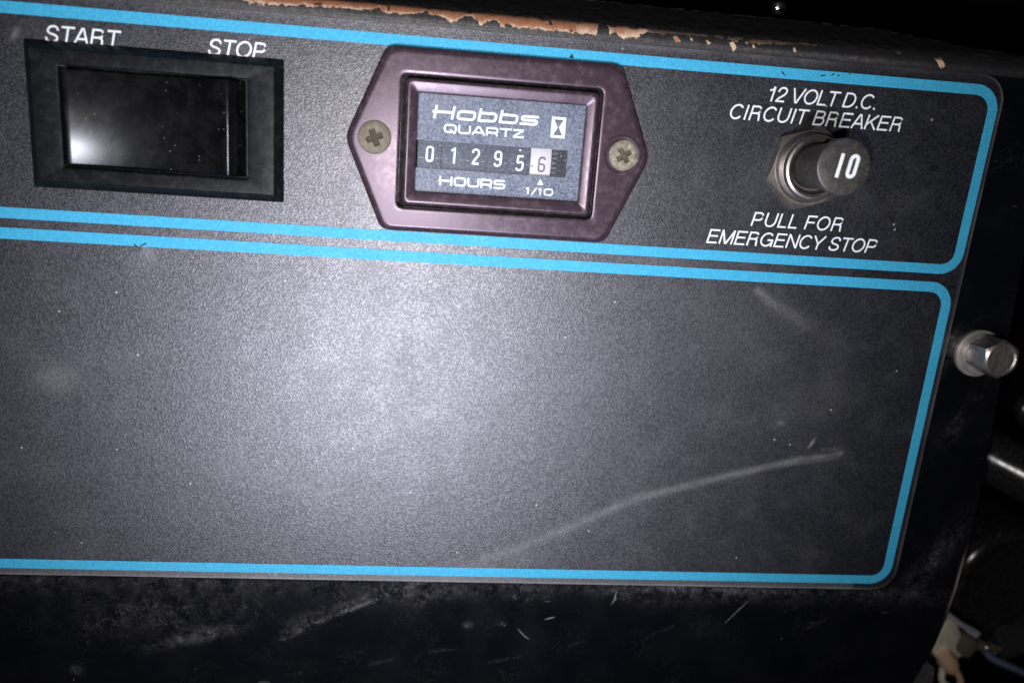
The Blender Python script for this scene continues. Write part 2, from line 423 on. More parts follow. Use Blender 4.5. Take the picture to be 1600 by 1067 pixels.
# ---------------------------------------------------------------- the control panel
panel = thing('control_panel', 'black painted metal control panel with chipped top fold and textured decal', 'control panel', (20, -60, 0))
def pright(v):
    return float(np.interp(v, [-175, -150, -137, -126, -115, -108, -93, -77, -21, 17.6], [121, 129.5, 134.3, 137.8, 139.7, 140.3, 140.7, 140.3, 137.2, 135.2]))
U, V, W, F = grid(np.linspace(-118, 140, 520), np.linspace(-175, 17.6, 390), pright)
uf, vf = U.ravel(), V.ravel()
dust = np.zeros(uf.shape); 
def blob(cu, cv, su, sv, ang, amp):
    a = math.radians(ang); du = uf - cu; dv = vf - cv
    x = du * math.cos(a) + dv * math.sin(a); y = -du * math.sin(a) + dv * math.cos(a)
    return amp * np.exp(-(x / su) ** 2 - (y / sv) ** 2)
dust += 0.35 * np.exp(-((vf + 110.5) / 1.2) ** 2) * (0.4 + vnoise(uf, vf, 9, 3))
dust += 0.30 * np.exp(-((vf + 112.8) / 1.6) ** 2) * vnoise(uf, vf, 14, 4)
dust += 0.9 * np.exp(-((vf + 110.3) / 0.9) ** 2) * np.exp(-((uf - 72) / 16) ** 2)
dust += blob(-52, -125.5, 9, 1.6, 14, 0.85) + blob(-60, -118, 22, 7, 5, 0.28) + blob(2, -113, 10, 2.4, 10, 0.45)
dust += blob(14, -121.3, 1.0, 0.8, 0, 1.0) + blob(22.5, -121, .7, .5, 0, 0.8) + blob(50, -111.5, 5, 1.6, 0, 0.4)
dust += blob(134, -98, 3.2, 10, -28, 0.45) + blob(129, -107, 6, 3.5, 30, 0.35) + blob(131, -62, 2.4, 9, -25, 0.22)
dust += blob(124.2, -45.5, 1.3, 4.5, -12, 0.9) + blob(127, -43, 3, 2, 0, 0.5) + blob(-79.5, -135, 1.3, 1.2, 0, 0.8) + blob(75, -112, 14, 2.5, 8, 0.35)
d, t = segdist(uf, vf, [(8, -107.5), (-10, -115.3), (-18, -119), (-25.2, -122.6), (-30, -126)])
yl = np.interp(uf, [-30, -25.2, -18, -10, 8], [-126, -122.6, -119, -115.3, -107.5])
side = np.where(vf > yl, 1.0, 0.0)
dust += 0.8 * np.exp(-(d / 0.45) ** 2) * (0.35 + 0.65 * np.sin(np.pi * t)) + 0.5 * side * np.exp(-(d / 3.2) ** 2) * (uf > -32) * (uf < 6)
for cu, cv, L, a, am in ((-58, -119, 6, 20, .5), (-44, -116.5, 5, -10, .4), (20, -132, 8, 12, .35), (5, -129, 6, 8, .35), (60, -124, 7, 25, .3),
                         (40, -127, 4, 20, .3), (-30, -136, 7, 10, .3), (95, -116.4, 3, 25, .7), (102, -121, 5, 30, .3), (-10, -133, 6, 16, .35)):
    d, t = segdist(uf, vf, [(cu, cv), (cu + L * math.cos(math.radians(a)), cv + L * math.sin(math.radians(a)))])
    dust += am * np.exp(-(d / 0.35) ** 2)
rr = np.array([pright(v) for v in vf[::U.shape[1]]]).repeat(U.shape[1]) - uf
bare = np.exp(-(rr / 0.35) ** 2) * np.exp(-((vf + 108) / 8) ** 4) * (0.3 + 0.9 * vnoise(uf, vf, 2.3, 8))
sheet_v = np.stack([uf, vf, W.ravel()], 1)
obj('panel_sheet', (sheet_v, F), M['metal'], panel, sharp=None, attrs={'dust': dust, 'bare': bare})
# right hand cut edge of the sheet, turned back
ev = np.linspace(-175, 17.6, 80); V_ = []; F_ = []
for i, v in enumerate(ev):
    r = pright(v)
    V_ += [(r, v, 0.0), (r + 0.45, v, -0.15), (r + 0.62, v, -0.6), (r + 0.62, v, -7.0), (r - 3, v, -7.0)]
    if i:
        for k in range(4): F_.append(((i - 1) * 5 + k, (i - 1) * 5 + k + 1, i * 5 + k + 1, i * 5 + k))
obj('turned_edge', (V_, F_), M['metal'], panel, sharp=None,
    attrs={'dust': [0.05] * len(V_), 'bare': [0.9 * math.exp(-((q[1] + 107) / 9) ** 4) * (1 if abs(q[2]) < 0.3 else 0) * (0.2 + random.random()) for q in V_]})

# chipped fold along the top: flat lip, bend, then a face running back
r_b, th = 3.0, math.radians(68)
us = np.linspace(-118, 135.2, 1500)
s_len = np.concatenate([np.arange(-0.42, 0.4, 0.1), np.linspace(0.4, 0.4 + r_b * th, 34), 0.4 + r_b * th + np.linspace(0.4, 22, 24)])
UU, SS = np.meshgrid(us, s_len)
tmax = np.interp(UU, [-118, -84, 40, 100, 121, 136], [24, 22, 17.7, 16, 6.5, 3])
def foldpos(u, s):
    a = np.clip((s - 0.4) / r_b, 0, th); e = np.clip(s - 0.4 - r_b * th, 0, None)
    e = np.minimum(e, tmax)
    v = 17.6 + np.minimum(s, 0.4) + r_b * np.sin(a) + e * math.cos(th)
    w = -r_b * (1 - np.cos(a)) - e * math.sin(th)
    w = w + np.where(s < 0.35, 0.03, 0.0)
    return v, w
VV, WW = foldpos(UU, SS)
# apparent height of each point is not used here: peel follows the fold's own arc length
low = np.interp(UU, [-118, -60, -42, -38, -33, -20, -14, -12.4, -11.6, -8, -3, 0, 2.5, 3.2, 5.2, 6.4, 7.8, 8.4, 10.6, 11.4, 12.6, 20, 27, 32.2, 32.7, 34.5, 35, 38, 41, 43, 46, 52, 56, 62, 68, 74, 80, 84, 118, 119, 136],
                     [9.0, 3.4, 2.6, 1.2, 1.1, 1.6, 1.7, 2.9, 1.6, 1.5, 2.2, 1.5, 1.0, 0.9, 2.4, 2.4, 1.1, 1.0, 1.9, 1.7, 0.8, 0.8, 0.6, 0.7, 3.6, 3.6, 0.8, 0.6, 0.9, 2.2, 2.5, 2.2, 2.9, 2.0, 1.8, 2.6, 2.5, 9.0, 9, 9, 9])
low = low + (vnoise(UU, SS, 0.7, 1) - 0.5) * 0.55 + (vnoise(UU, SS, 2.1, 2) - 0.5) * 0.5
high = np.interp(UU, [-118, -30, 30, 42, 60, 84, 85], [6.5, 4.6, 3.9, 3.4, 3.1, 3.0, 2.9]) + (vnoise(UU, SS, 1.1, 5) - 0.5) * 0.8
peel = np.minimum(SS - low, high - SS)
peel -= 2.2 * np.clip(vnoise(UU, SS * 1.4, 1.5, 31) - 0.80, 0, 1) / 0.2 + 1.0 * np.clip(vnoise(UU, SS, 0.5, 33) - 0.85, 0, 1) / 0.15
for cu, cs, r in ((61.6, 1.0, 0.62), (108.2, 1.3, 0.8), (49.3, 1.3, 0.55), (39.6, 2.2, 0.5), (98.5, 3.2, 0.35), (52.6, 1.5, 0.3), (56, 1.4, 0.3), (66, 1.2, .25), (-62, 3.6, 0.6), (75, 1.3, .25)):
    peel = np.maximum(peel, r - 0.62 * (np.abs(UU - cu) * 1.1 + np.abs(SS - cs + 0.5 * (UU - cu))))
rim = np.exp(-(np.clip(SS - low, 0, 9) / 0.42) ** 2)
rim = np.where((UU > 28) & (UU < 44), np.exp(-(np.clip(SS - low, 0, 9) / 1.5) ** 2), rim)
rim = np.where((UU > 50) & (SS < 1.7), 1.0, rim)
grime_shade = np.clip(np.clip((SS - high + 1.0) / 1.0, 0, 1) * 0.75 + np.where((UU > 43) & (SS > 1.8), 0.72, 0), 0, 0.9)  # dirt along the upper border; dimmer light at the right painted in brown
fade = np.clip((70 - UU) / 60, 0, 1)
scuff = 0.30 * fade * (SS < 2.4) + 0.45 * np.exp(-((SS - 0.55) / 0.55) ** 2) * (1 - fade * .6) * np.clip((112 - UU) / 20, 0.2, 1) + 0.40 * np.exp(-((SS - 5.0) / 1.6) ** 2) + 0.16 * (SS > 3.5)
idx = np.arange(UU.size).reshape(UU.shape)
FF = np.stack([idx[:-1, :-1], idx[:-1, 1:], idx[1:, 1:], idx[1:, :-1]], -1).reshape(-1, 4)
rip = (vnoise(UU, SS, 1.6, 9) - 0.5) * 0.12
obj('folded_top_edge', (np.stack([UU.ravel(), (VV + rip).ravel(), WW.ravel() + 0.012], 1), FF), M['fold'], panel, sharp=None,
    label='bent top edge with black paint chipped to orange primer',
    attrs={'peel': np.clip(peel.ravel() / 0.9 + 0.5, -2, 3), 'rim': rim.ravel(), 'grime_shade': grime_shade.ravel(), 'scuff': scuff.ravel()})

# ---------------------------------------------------------------- decal
TOPV, BOTV = 17.2, -109.35
def dright(v):
    r = 6.0; x = float(np.interp(v, [BOTV, -100, -60, -20, TOPV], [123.0, 123.0, 123.3, 123.7, 124.3]))
    if v > TOPV - r: x -= r - math.sqrt(max(0, r * r - (v - TOPV + r) ** 2))
    if v < BOTV + r: x -= r - math.sqrt(max(0, r * r - (BOTV + r - v) ** 2))
    return x
vs = np.concatenate([np.linspace(BOTV, BOTV + 6, 22)[:-1], np.linspace(BOTV + 6, TOPV - 6, 215), np.linspace(TOPV - 6, TOPV, 22)[1:]])
U, V, W, F = grid(np.linspace(-118, 123.5, 490), vs, dright, 0.14)
uf, vf = U.ravel(), V.ravel(); sm = np.zeros(uf.shape)
d, t = segdist(uf, vf, [(102, -72.2), (98, -73.2), (92, -74.2), (80, -77.6), (66, -81.7), (53.4, -85.6), (42, -91.2), (34, -95.5), (24, -100), (12, -105.3), (7, -108)])
wd = 0.6 + 0.9 * t
sm += (0.23 + 0.22 * t) * np.clip(1.15 - t, 0.15, 1) * np.exp(-(d / wd) ** 2) * (0.45 + 0.6 * vnoise(uf, vf, 3, 6) + 0.4 * vnoise(uf, vf, .8, 16))
d, t = segdist(uf, vf, [(88, -76), (97, -74.4), (101.3, -73.5), (102.3, -72.2), (101, -71.2), (97, -71.5)])
sm += 0.10 * np.exp(-(d / 0.4) ** 2)
d, t = segdist(uf, vf, [(75, -33.3), (78, -35.6), (81, -37.2), (87, -40.2), (93, -42)])
sm += 0.22 * np.exp(-(d / (0.8 + 1.2 * t)) ** 2) * (1.1 - t)
sm += blob(-79.2, -61.2, 4.5, 3, 20, 0.16) + blob(-60.3, -33.5, 3.2, 2.8, 0, 0.10) + blob(-27, -85.5, 7, 2.6, -8, 0.12) + blob(-42, -80, 8, 5, 0, 0.07)
sm += blob(72, -42, 12, 14, 30, 0.05) + blob(85.6, -65, .8, .5, 0, .25) + blob(94.2, -70, 0.3, 1.2, -25, 0.7) + blob(20, -104, 14, 3, 15, .06)
sm += blob(-82.5, 9.2, 1.2, .5, 60, .35) + blob(90, -60, 12, 8, 20, .04) + blob(50, -28, 8, 1.2, 0, .10)
rr = np.array([dright(v) for v in vf[::U.shape[1]]]).repeat(U.shape[1]) - uf
sm += 0.22 * np.exp(-(rr / 0.5) ** 2) * (0.4 + vnoise(uf, vf, 5, 2))
sm += 0.40 * np.exp(-((vf - BOTV) / 0.35) ** 2) * (0.45 + vnoise(uf, vf, 9, 7)) + 0.17 * (vf < BOTV + 1.8) * (uf < 112)
sm += 0.14 * np.exp(-((TOPV - vf) / 1.0) ** 2) * (0.2 + vnoise(uf, vf, 6, 1))
# gentle waviness of the stuck-down film
Wz = 0.14 + 0.05 * (vnoise(uf, vf, 17, 21) - 0.5)
Wz += 0.10 * np.exp(-(np.hypot(uf + 60.3, vf + 31.5) / 1.6) ** 2)
DV = np.stack([uf, vf, Wz], 1)
decal = obj('decal', (DV, F), M['vinyl'], panel, sharp=None, attrs={'smudge': sm}, label='pebbled black decal with blue outlines and white lettering')
ORG[decal.name] = ORG[panel.name]

def ribbon(pts, width, w=0.0, closed=False, wrap=None):
    """a flat stroke of even width along a polyline, butt ends, mitred joints"""
    n = len(pts); V_ = []; F_ = []
    for i in range(n):
        p = Vector(pts[i]); a = Vector(pts[i - 1]) if (i or closed) else None; b = Vector(pts[(i + 1) % n]) if (i < n - 1 or closed) else None
        if a is None: d = (b - p).normalized(); m = Vector((-d.y, d.x)); k = 1
        elif b is None: d = (p - a).normalized(); m = Vector((-d.y, d.x)); k = 1
        else:
            d1 = (p - a).normalized(); d2 = (b - p).normalized(); t = d1 + d2
            if t.length < 1e-6: t = d1
            t.normalize(); m = Vector((-t.y, t.x)); k = 1 / max(0.35, m.dot(Vector((-d1.y, d1.x))))
        q1 = p + m * (width / 2 * k); q2 = p - m * (width / 2 * k)
        V_ += [(q1.x, q1.y, w), (q2.x, q2.y, w)]
        if i: F_.append((2 * i - 1, 2 * i + 1, 2 * i, 2 * i - 2))
    if closed: F_.append((2 * n - 1, 1, 0, 2 * n - 2))
    return V_, F_
def dens(loop, step=3.0):
    out = []
    for i in range(len(loop)):
        a = Vector(loop[i]); b = Vector(loop[(i + 1) % len(loop)]); k = max(1, int((b - a).length / step))
        for j in range(k): out.append(tuple(a.lerp(b, j / k)))
    return out
SW = 0.24
lp = dens(rpoly([(-130, -25.85), (121.35, -25.85), (122.15, 14.0), (-130, 14.0)], [0.1, 4.0, 4.6, 0.1], 10))
a_ = ribbon(lp, 2.25, SW, True)
obj('blue_outline', a_, M['blue'], decal, sharp=None, label='light blue rounded outline round the switch, meter and breaker', attrs={'smudge': [0.0] * len(a_[0])})
lp = dens(rpoly([(-130, -106.5), (120.2, -106.5), (120.9, -30.1), (-130, -30.1)], [0.1, 4.2, 4.6, 0.1], 10))
a_ = ribbon(lp, 2.35, SW, True)
obj('blue_outline', a_, M['blue'], decal, sharp=None, label='light blue rounded outline of the empty lower field', attrs={'smudge': [0.0] * len(a_[0])})

# ---------------------------------------------------------------- lettering: own stroke alphabets
def arc(cx_, cy_, rx, ry, a0, a1, n=22):
    return [(cx_ + rx * math.cos(math.radians(a0 + (a1 - a0) * i / n)), cy_ + ry * math.sin(math.radians(a0 + (a1 - a0) * i / n))) for i in range(n + 1)]
def rp(pts, r, n=8):   # open polyline with rounded corners
    out = [pts[0]]
    rr = r if isinstance(r, (list, tuple)) else [r] * (len(pts) - 2)
    for i in range(1, len(pts) - 1):
        p = Vector(pts[i]); a = Vector(pts[i - 1]) - p; b = Vector(pts[i + 1]) - p; la, lb = a.length, b.length
        a.normalize(); b.normalize(); t = min(rr[i - 1], la * 0.999, lb * 0.999)
        s = p + a * t; e = p + b * t
        for k in range(n + 1):
            q = k / n; z = s.lerp(p, 0.45 + 0.1) ; 
            c1 = s.lerp(p, 0.55); c2 = e.lerp(p, 0.55)
            z = s * (1 - q) ** 3 + c1 * 3 * q * (1 - q) ** 2 + c2 * 3 * q * q * (1 - q) + e * q ** 3
            out.append((z.x, z.y))
    out.append(pts[-1]); return out
s_ = 0.062   # half stroke, cap height = 1
def scat(p): return [(x, y) for x, y in catmull([(a, b, 0) for a, b in p], 6) for _ in (0,)] if False else [(q[0], q[1]) for q in catmull([(a, b, 0) for a, b in p], 6)]
S_H = scat([(.10, .30), (.12, .18), (.20, .09), (.36, .05), (.52, .07), (.64, .15), (.67, .27), (.62, .38), (.50, .45), (.34, .50), (.19, .57), (.13, .70), (.17, .84), (.28, .93), (.40, .95), (.53, .92), (.62, .83), (.64, .72)])
HELV = {   # glyph: (advance, strokes), cap height 1, Helvetica-like proportions
 'S': (.93, [[(x * 1.12 + .03, y) for x, y in S_H]]),
 'T': (.85, [[(.03, .94), (.82, .94)], [(.425, .97), (.425, 0)]]),
 'A': (.93, [[(.07, 0), (.44, .98)], [(.86, 0), (.49, .98)], [(.19, .33), (.74, .33)]]),
 'R': (1.0, [[(.16, 0), (.16, 1)], rp([(.16, .94), (.78, .94), (.78, .49), (.16, .49)], [.24, .24]), rp([(.55, .48), (.76, .47), (.77, .2), (.82, 0)], [.16, .05])]),
 'O': (1.08, [arc(.54, .5, .42, .45, 90, 450, 44)]),
 'P': (.93, [[(.16, 0), (.16, 1)], rp([(.16, .94), (.80, .94), (.80, .44), (.16, .44)], [.26, .26])]),
 'D': (1.0, [[(.15, 0), (.15, 1)], rp([(.15, .94), (.86, .94), (.86, .06), (.15, .06)], [.42, .42], 12)]),
 'C': (1.0, [arc(.52, .5, .41, .45, 38, 322, 36)]),
 'I': (.39, [[(.195, 0), (.195, 1)]]),
 'U': (1.0, [rp([(.14, 1), (.14, .05), (.86, .05), (.86, 1)], [.36, .36], 12)]),
 'V': (.93, [[(.06, 1), (.44, .02)], [(.87, 1), (.49, .02)]]),
 'L': (.77, [[(.14, 1), (.14, 0)], [(.08, .06), (.72, .06)]]),
 'B': (.93, [[(.14, 0), (.14, 1)], rp([(.14, .94), (.74, .94), (.74, .53), (.14, .53)], [.21, .21]), rp([(.14, .53), (.80, .53), (.80, .06), (.14, .06)], [.235, .235])]),
 'E': (.93, [[(.15, 0), (.15, 1)], [(.1, .94), (.83, .94)], [(.1, .53), (.78, .53)], [(.1, .06), (.85, .06)]]),
 'K': (.93, [[(.14, 0), (.14, 1)], [(.16, .34), (.84, .99)], [(.39, .57), (.88, 0)]]),
 'F': (.85, [[(.15, 0), (.15, 1)], [(.1, .94), (.80, .94)], [(.1, .51), (.72, .51)]]),
 'M': (1.16, [[(.15, 0), (.15, 1)], [(1.01, 0), (1.01, 1)], [(.16, .98), (.56, .02)], [(1.0, .98), (.60, .02)]]),
 'G': (1.08, [arc(.53, .5, .42, .45, 40, 352, 40), [(.57, .47), (.98, .47)], [(.945, .5), (.945, 0)]]),
 'N': (1.0, [[(.15, 0), (.15, 1)], [(.85, 0), (.85, 1)], [(.16, .97), (.84, .03)]]),
 'Y': (.93, [[(.05, 1), (.465, .42)], [(.88, 1), (.465, .42)], [(.465, .45), (.465, 0)]]),
 '1': (.77, [[(.47, 0), (.47, .98)], rp([(.17, .74), (.38, .75), (.46, .98)], [.12])]),
 '2': (.77, [scat([(.10, .66), (.13, .81), (.23, .92), (.38, .95), (.53, .91), (.63, .80), (.64, .66), (.57, .52), (.42, .39), (.26, .27), (.14, .14), (.10, .05)]), [(.06, .06), (.68, .06)]]),
 '.': (.39, [[(.195, 0), (.195, .14)]]),
 ' ': (.39, []),
}
e_ = .09
def ext(**k): return k
EXT = {    # wide squared letters
 'H': (1.6, [[(.18, 0), (.18, 1)], [(1.38, 0), (1.38, 1)], [(-.02, .52), (1.38, .52)]]),
 'o': (1.45, [rp([(.7, .09), (.14, .09), (.14, .66), (1.26, .66), (1.26, .09), (.68, .09)], .2)]),
 'b': (1.45, [[(.14, 1.0), (.14, 0)], rp([(.14, .66), (1.26, .66), (1.26, .09), (.14, .09)], .2)]),
 's': (1.40, [rp([(1.26, .66), (.14, .66), (.14, .38), (1.20, .38), (1.20, .09), (.06, .09)], [.14, .14, .14, .14])]),
 'Q': (1.45, [rp([(.7, .09), (.14, .09), (.14, .91), (1.26, .91), (1.26, .09), (.68, .09)], .26), [(.72, .36), (1.22, -.06)]]),
 'U': (1.42, [rp([(.14, 1), (.14, .09), (1.24, .09), (1.24, 1)], .26)]),
 'A': (1.42, [rp([(.08, 0), (.62, .91), (.80, .91), (1.34, 0)], .05), [(.32, .27), (1.1, .27)]]),
 'R': (1.42, [[(.14, 0), (.14, 1)], rp([(.14, .91), (1.22, .91), (1.22, .38), (.14, .38)], .2), rp([(.86, .37), (1.1, .3), (1.24, 0)], .1)]),
 'T': (1.32, [[(.04, .91), (1.26, .91)], [(.65, .95), (.65, 0)]]),
 'Z': (1.32, [[(.10, .91), (1.18, .91)], [(.10, .09), (1.22, .09)], [(1.12, .90), (.14, .10)]]),
 'O': (1.45, [rp([(.7, .09), (.14, .09), (.14, .91), (1.26, .91), (1.26, .09), (.68, .09)], .26)]),
 'S': (1.40, [rp([(1.24, .91), (.14, .91), (.14, .52), (1.22, .52), (1.22, .09), (.08, .09)], .18)]),
 '1': (.85, [[(.42, 0), (.42, 1)], [(.12, .74), (.44, .96)]]),
 '/': (.9, [[(.08, -.05), (.78, 1.02)]]),
 '0': (1.45, [rp([(.7, .09), (.14, .09), (.14, .91), (1.26, .91), (1.26, .09), (.68, .09)], .26)]),
 ' ': (.7, []),
}
DIG = {
 '0': (.5, [rp([(.25, .06), (.06, .06), (.06, .94), (.44, .94), (.44, .06), (.24, .06)], .17)]),
 '1': (.5, [[(.30, 0), (.30, 1)], [(.08, .78), (.32, .97)]]),
 '2': (.5, [scat([(.06, .72), (.09, .87), (.24, .95), (.40, .89), (.45, .74), (.40, .56), (.24, .34), (.09, .10)]), [(.04, .06), (.48, .06)]]),
 '9': (.5, [rp([(.44, .5), (.44, .94), (.06, .94), (.06, .46), (.44, .46)], .17), rp([(.44, .7), (.44, .06), (.08, .06), (.06, .22)], [.2, .1])]),
 '5': (.5, [[(.10, .94), (.44, .94)], [(.10, .97), (.09, .50)], rp([(.09, .52), (.44, .60), (.44, .06), (.06, .06), (.05, .2)], [.15, .2, .1])]),
 '6': (.5, [rp([(.06, .4), (.06, .06), (.44, .06), (.44, .52), (.06, .52)], .17), rp([(.06, .3), (.06, .94), (.40, .94), (.44, .8)], [.2, .1])]),
}
def text_mesh(font, s, x0, y0, cap, width=None, shear=0.21, stroke=0.125, w=0.0, track=0.0, squeeze=1.0, slope=0.0, fn=None):
    adv = sum(font[c][0] for c in s) * cap * squeeze
    tr = track * cap
    if width is not None: tr = (width - adv) / max(1, len(s) - 1)
    x = x0; parts = []; k = 0
    for c in s:
        a, strokes = font[c]
        for st in strokes:
            pts = [(x + (px * squeeze + shear * py) * cap, y0 + slope * (x - x0) + py * cap) for px, py in st]
            dd = [pts[0]]
            for z in pts[1:]:
                if math.hypot(z[0] - dd[-1][0], z[1] - dd[-1][1]) > 0.012 * cap: dd.append(z)
            pts = dd
            closed = len(pts) > 5 and (Vector(pts[0]) - Vector(pts[-1])).length < 0.03 * cap
            if closed: pts = pts[:-1]
            if fn:
                nw = []; m2 = len(pts)
                for i2 in range(m2 if closed else m2 - 1):
                    a2 = Vector(pts[i2]); b2 = Vector(pts[(i2 + 1) % m2]); kk = max(1, int((b2 - a2).length / .25))
                    nw += [tuple(a2.lerp(b2, j2 / kk)) for j2 in range(kk)]
                pts = nw if closed else nw + [pts[-1]]
            q = ribbon(pts, stroke * cap, w + 0.002 * (k % 5), closed); k += 1
            if fn: q = ([fn(*z) for z in q[0]], q[1])
            parts.append(q)
        x += a * cap * squeeze + tr
    return merge(*parts)
TW = 0.25
def label_text(s, x0, x1, y0, cap=3.15):
    vf_ = text_mesh(HELV, s, x0, y0, cap, width=(x1 - x0), w=TW, stroke=0.122)
    obj('lettering', vf_, M['white_ink'], decal, sharp=None, smooth=False, attrs={'smudge': [0.0] * len(vf_[0])})
label_text('START', -77.3, -63.0, 8.15, 3.2)
label_text('STOP', -46.3, -34.7, 8.2, 3.15)
label_text('12 VOLT D.C.', 69.9, 95.3, 8.0)
label_text('CIRCUIT BREAKER', 62.3, 101.9, 3.8)
label_text('PULL FOR', 70.6, 92.4, -18.75)
label_text('EMERGENCY STOP', 61.0, 101.1, -23.15)
# nicks in the printed lines
nick = []
for u, v, a, L in ((27.4, 13.9, 90, 0.8), (73.2, 13.9, -38, 1.7), (82, 14.1, 12, 1.6), (84.2, 14.5, 30, 1.0), (85.5, 14.4, 0, .6), (-60, -30.9, 30, 2.2), (-61.6, -31.1, -35, 1.2), (88, 14.9, 20, .5)):
    a = math.radians(a); c, s = math.cos(a), math.sin(a)
    q = [(-.5, 0), (-.1, .5), (.3, .35), (.5, 0), (.1, -.4)]; wd_ = 0.35
    nick.append(([(u + L * x * c - wd_ * y * s, v + L * x * s + wd_ * y * c, 0.262) for x, y in q], [(4, 3, 2, 1, 0)]))
nick[0] = ([(26.9, 13.4, .262), (27.9, 13.35, .262), (27.45, 14.35, .262)], [(0, 1, 2)])
for q in nick: obj('chip', q, M['groove'], decal, smooth=False)
# long bright scratches and a strand of lint on the black sheet
scr = []
for pts, wd_ in (([(85.0, -113.3), (82.6, -116.2), (79.6, -120)], .34), ([(50.6, -111.2), (50.2, -112.6), (50.3, -113.4), (49.4, -115)], .55), ([(26.3, -122), (28, -124), (29.5, -125.2)], .34),
                 ([(33, -119.5), (35.5, -118.7)], .4), ([(120, -105.2), (117, -109)], .15)):
    pp = [(q[0] + random.uniform(-.05, .05), q[1] + random.uniform(-.05, .05)) for q in catmull([(a, b, 0) for a, b in pts], 6)]
    q = ribbon(pp, wd_, 0.03); m3 = len(pp)
    vv = []
    for i3 in range(m3):   # taper towards both ends
        k3 = max(.08, math.sin(math.pi * (i3 + .4) / m3)) * random.uniform(.6, 1.1); p1, p2 = q[0][2 * i3], q[0][2 * i3 + 1]; c3 = ((p1[0] + p2[0]) / 2, (p1[1] + p2[1]) / 2)
        vv += [(c3[0] + (z[0] - c3[0]) * k3, c3[1] + (z[1] - c3[1]) * k3, .03) for z in (p1, p2)]
    scr.append((vv, q[1]))
M['scratch'] = simple('bare_scratch', (0.11, 0.108, 0.115), 0.6, var=0.8, vs=900)
for q in scr: obj('scratch', q, M['scratch'], panel, smooth=False)

# ---------------------------------------------------------------- rocker switch
sw = thing('rocker_switch', 'black rectangular rocker switch under the words start and stop', 'switch', (-56, -6, 0.15))
sc = (-55.95, -5.85)
def frame_loops(c, specs, n=5):
    """specs: (half_x, half_y, corner radius, w)"""
    return [lift(rpoly(ccw_rect(c, hx, hy), r, n), w) for hx, hy, r, w in specs]
L_ = frame_loops(sc, [(24.95, 14.3, .35, .16), (24.95, 14.3, .35, .45), (24.75, 14.1, .35, .75), (23.4, 12.85, .35, 2.35), (23.2, 12.65, .35, 2.45), (23.0, 12.45, .35, 2.45),
                      (18.5, 10.3, .5, 2.45), (18.35, 10.15, .5, 2.42), (18.1, 9.9, .5, 2.25), (18.1, 9.9, .5, 0.3)], 5)
obj('bezel', loft(L_, True), M['bezel'], sw, sharp=14)
# rocker: concave paddle, left end pressed in, right end standing proud
ux0, ux1, Rr = -73.0, -41.5, 52.0
a0 = -math.radians(13.0); prof = []
n = 40
x, z = 0.0, 0.0
a1 = math.asin(min(0.99, (ux1 - ux0) / Rr + math.sin(a0)))
for i in range(n + 1):
    a = a0 + (a1 - a0) * i / n
    prof.append((ux0 + Rr * (math.sin(a) - math.sin(a0)), 2.6 + Rr * (math.cos(a0) - math.cos(a))))
print('ROCKER end', prof[-1])
eu, ew = prof[-1]
ridge = [(eu + 0.25, ew + 0.06), (eu + 0.5, ew + 0.0), (eu + 0.72, ew - 0.22), (eu + 0.85, ew - 0.55)]
prof2 = [(ux0 - 0.55, 0.35), (ux0 - 0.5, 2.1), (ux0 - 0.3, 2.52)] + prof + ridge + [(eu + 1.9, 2.4), (eu + 2.9, 0.35)]
vt, vb = 3.35, -14.95
loops = []
for v, dw, on in ((vb - 0.35, -2.5, 0), (vb - 0.3, -0.5, 1), (vb - 0.08, -0.12, 1), (vb + 0.2, 0, 1), (vt - 0.2, 0, 1), (vt + 0.08, -0.12, 1), (vt + 0.3, -0.5, 1), (vt + 0.35, -2.5, 0)):
    loops.append([(u, v, max(0.32, w + dw)) for u, w in prof2])
V_ = [q for l in loops for q in l]; m_ = len(prof2); F_ = []
for k in range(len(loops) - 1):
    for i in range(m_ - 1): F_.append((k * m_ + i, k * m_ + i + 1, (k + 1) * m_ + i + 1, (k + 1) * m_ + i))
obj('rocker', (V_, F_), M['rocker'], sw, sharp=50, label='glossy concave rocker pressed in at its start end')

# ---------------------------------------------------------------- hour meter
hm = thing('hour_meter', 'plum framed six digit quartz hour meter reading 012956', 'hour meter', (13.8, -5.8, 0.15))
hc = (13.75, -5.75)
hexo = [(hc[0] + x, hc[1] + y) for x, y in ((-24.3, -18.75), (24.3, -18.75), (32.3, 0), (24.3, 18.75), (-24.3, 18.75), (-32.3, 0))]
def hl(d, w): return lift(rpoly([(hc[0] + (p[0] - hc[0]) * (1 - d / 30.0), hc[1] + (p[1] - hc[1]) * (1 - d / 18.75)) for p in hexo], [2.6, 2.6, 4.5, 2.6, 2.6, 4.5], 10), w)
fl = [hl(0, .16), hl(0, 1.2), hl(.12, 1.7), hl(.42, 2.1), hl(.85, 2.35), hl(1.3, 2.42)]
